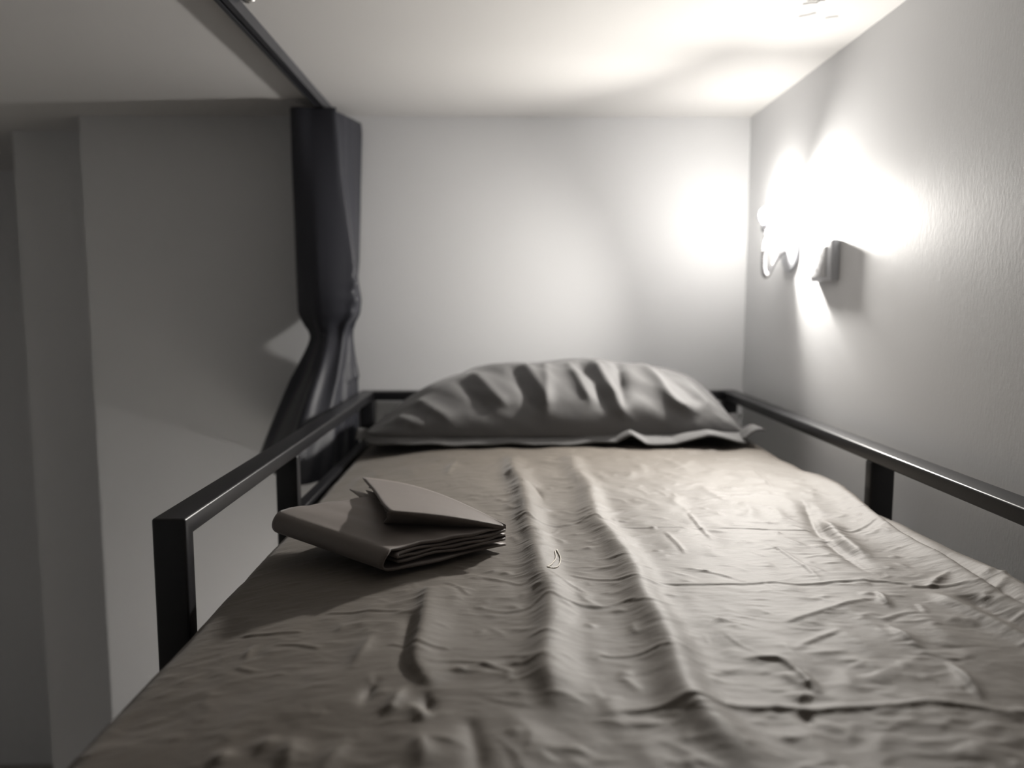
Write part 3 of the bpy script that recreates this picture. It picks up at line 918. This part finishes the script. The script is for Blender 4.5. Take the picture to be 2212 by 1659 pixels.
# pleat folds: ripples that sharpen under the knot and gather at it
s = np.linspace(0, 1, npn)
for r in range(n_z):
    z = zq[r]
    nrm = np.gradient(Vc[r, :, :2], axis=0)
    nrm = np.stack([nrm[:, 1], -nrm[:, 0]], 1); nrm /= np.linalg.norm(nrm, axis=1)[:, None] + 1e-9
    below = np.clip((-0.06 - z) / 0.12, 0, 1); above = np.clip((0.20 - z) / 0.25, 0, 1) * (z > -0.06)
    knot = math.exp(-((z + 0.06) / 0.03) ** 2)
    amp = 0.0005 + 0.011 * below + 0.002 * above + 0.004 * knot
    rip = amp * (np.sin(s * 47 + 2.2 * z) + 0.5 * np.sin(s * 83 - 9 * z + 1.0)) * np.clip(np.minimum(s, 1 - s) * 12, 0, 1)
    rip = np.where(rip > 0, rip * 0.25, rip)           # creases go inward
    Vc[r, :, :2] -= nrm * (-rip)[:, None] * -1.0
    Vc[r, :, :2] += 0.0
    # crumples around the knot on the lit side
    Vc[r, :, 0] += 0.005 * math.exp(-((z - 0.03) / 0.05) ** 2) * np.exp(-((s - 0.52) / 0.06) ** 2) * math.sin(z * 160)
Vc[:, :, 1] = np.minimum(Vc[:, :, 1], 2.034)
low = Vc[:, :, 2] < -0.19
Vc[:, :, 0] = np.where(low, np.minimum(Vc[:, :, 0], -0.375), Vc[:, :, 0])
Vc[:, :, 2] = np.minimum(Vc[:, :, 2], 0.4605)
Fc = []
for r in range(n_z - 1):
    for i in range(npn - 1):
        Fc.append((r * npn + i, (r + 1) * npn + i, (r + 1) * npn + i + 1, r * npn + i + 1))
    Fc.append((r * npn + npn - 1, (r + 1) * npn + npn - 1, (r + 1) * npn, r * npn))
Fc.append(tuple(range(npn)))
o = obj('curtain_cloth', Vc.reshape(-1, 3), Fc, M['curtain'], cur, True)
# glides hooking the heading into the track
for y in (1.89, 1.93, 1.97, 2.01):
    box('glider', -0.4325, -0.4275, y, y + 0.006, 0.458, ZT - 0.014, M['plastic'], cur, 0.0008, 1)

# ------------------------------------------------------------------ wall lamps, one for each bunk
def wall_lamp(dz, bulb, label, power, aims):
    BC = (0.606, 1.775, 0.203 + dz)
    lamp = empty('wall_lamp', (XR, 1.73, 0.122 + dz), label, 'lamp')
    lamp['group'] = 'lamps on the right wall'
    v, f = lathe([(0.049, 0.0), (0.0495, 0.004), (0.048, 0.007), (0.030, 0.011), (0.012, 0.013), (0.008, 0.014)], (XR, 1.730, 0.122 + dz), (-1, 0, 0), 48)
    o = obj('wall_plate', v, f, M['plastic'], lamp, True); smooth_by_angle(o, 40)
    c = catmull([(XR - 0.012, 1.730, 0.122), (XR - 0.030, 1.728, 0.108), (XR - 0.046, 1.726, 0.080), (0.586, 1.716, 0.064), (0.576, 1.706, 0.078), (0.574, 1.702, 0.112), (0.586, 1.722, 0.146), (0.603, 1.768, 0.165)], 14)
    c[:, 2] += dz
    v, f = tube(c, [0.0058 + 0.0010 * math.cos(i * math.pi) for i in range(len(c))], 14)
    obj('flexible_neck', v, f, M['lampmetal'], lamp, False)
    v, f = lathe([(0.006, 0.0), (0.0135, 0.002), (0.0145, 0.010), (0.0145, 0.020), (0.0125, 0.022)], (BC[0], BC[1], BC[2] - 0.040), (0, 0, 1), 28)
    o = obj('lamp_holder', v, f, M['plastic'], lamp, True); smooth_by_angle(o, 40)
    prof = [(0.011, -0.019), (0.0125, -0.016)]
    for a in np.linspace(-0.62, math.pi / 2, 14): prof.append((0.0195 * math.cos(a), 0.0195 * math.sin(a)))
    v, f = lathe(prof, BC, (0, 0, 1), 28)
    obj('bulb', v, f, bulb, lamp, True)['label'] = 'glowing bulb'
    for aim, size in aims:  # spots added in front of the bare bulb to steer its light
        ld = bpy.data.lights.new('added_beam', 'SPOT')
        ld.energy = power; ld.color = BULB_COLOR[:3]
        ld.spot_size = math.radians(size); ld.spot_blend = 1.0; ld.shadow_soft_size = 0.016
        lo = bpy.data.objects.new('added_beam', ld); COL.objects.link(lo)
        lo.parent = lamp
        d = Vector(aim).normalized()
        lo.location = Vector(BC) + d * 0.037 - Vector((XR, 1.73, 0.122 + dz))
        lo.rotation_euler = d.to_track_quat('-Z', 'Y').to_euler()


wall_lamp(0.0, M['bulb'], 'small lit lamp with flexible neck on a round wall plate', BEAM_POWER, (((-0.86, -0.40, -0.30), 146), ((-0.14, -0.95, -0.30), 146)))
wall_lamp(-0.95, M['lower_bulb'], 'lit lamp of the lower bunk, hidden below the mattress', LOWER_POWER, (((-0.55, -0.2, -0.8), 176),))

# ------------------------------------------------------------------ wall socket
so = empty('wall_socket', (XR, 1.53, 0.046), 'white square socket box on the right wall next to the lamp', 'socket')
o = box('socket_box', XR - 0.016, XR, 1.478, 1.580, 0.046, 0.124, M['plastic'], so, 0.0025, 3); smooth_by_angle(o, 50)
plate = o = box('face_plate', XR - 0.0185, XR - 0.0155, 1.500, 1.574, 0.054, 0.113, M['plate'], so, 0.0012, 2); smooth_by_angle(o, 50)
for (dy, dz, ry_, rz_) in ((1.540, 0.1025, 0.003, 0.003), (1.524, 0.096, 0.0014, 0.0035), (1.560, 0.093, 0.0014, 0.0035), (1.513, 0.090, 0.0022, 0.0022), (1.548, 0.0835, 0.0025, 0.0020),
                           (1.524, 0.077, 0.0014, 0.0035), (1.560, 0.074, 0.0014, 0.0035), (1.541, 0.068, 0.003, 0.003)):
    v, f = lathe([(1.0, 0.0), (1.0, 0.0008)], (0, 0, 0), (-1, 0, 0), 14)
    v = np.array(v); v[:, 1] = v[:, 1] * ry_ + dy; v[:, 2] = v[:, 2] * rz_ + dz; v[:, 0] = v[:, 0] * 0.6 + XR - 0.0183
    obj('pin_hole', v, f, M['hole'], plate)
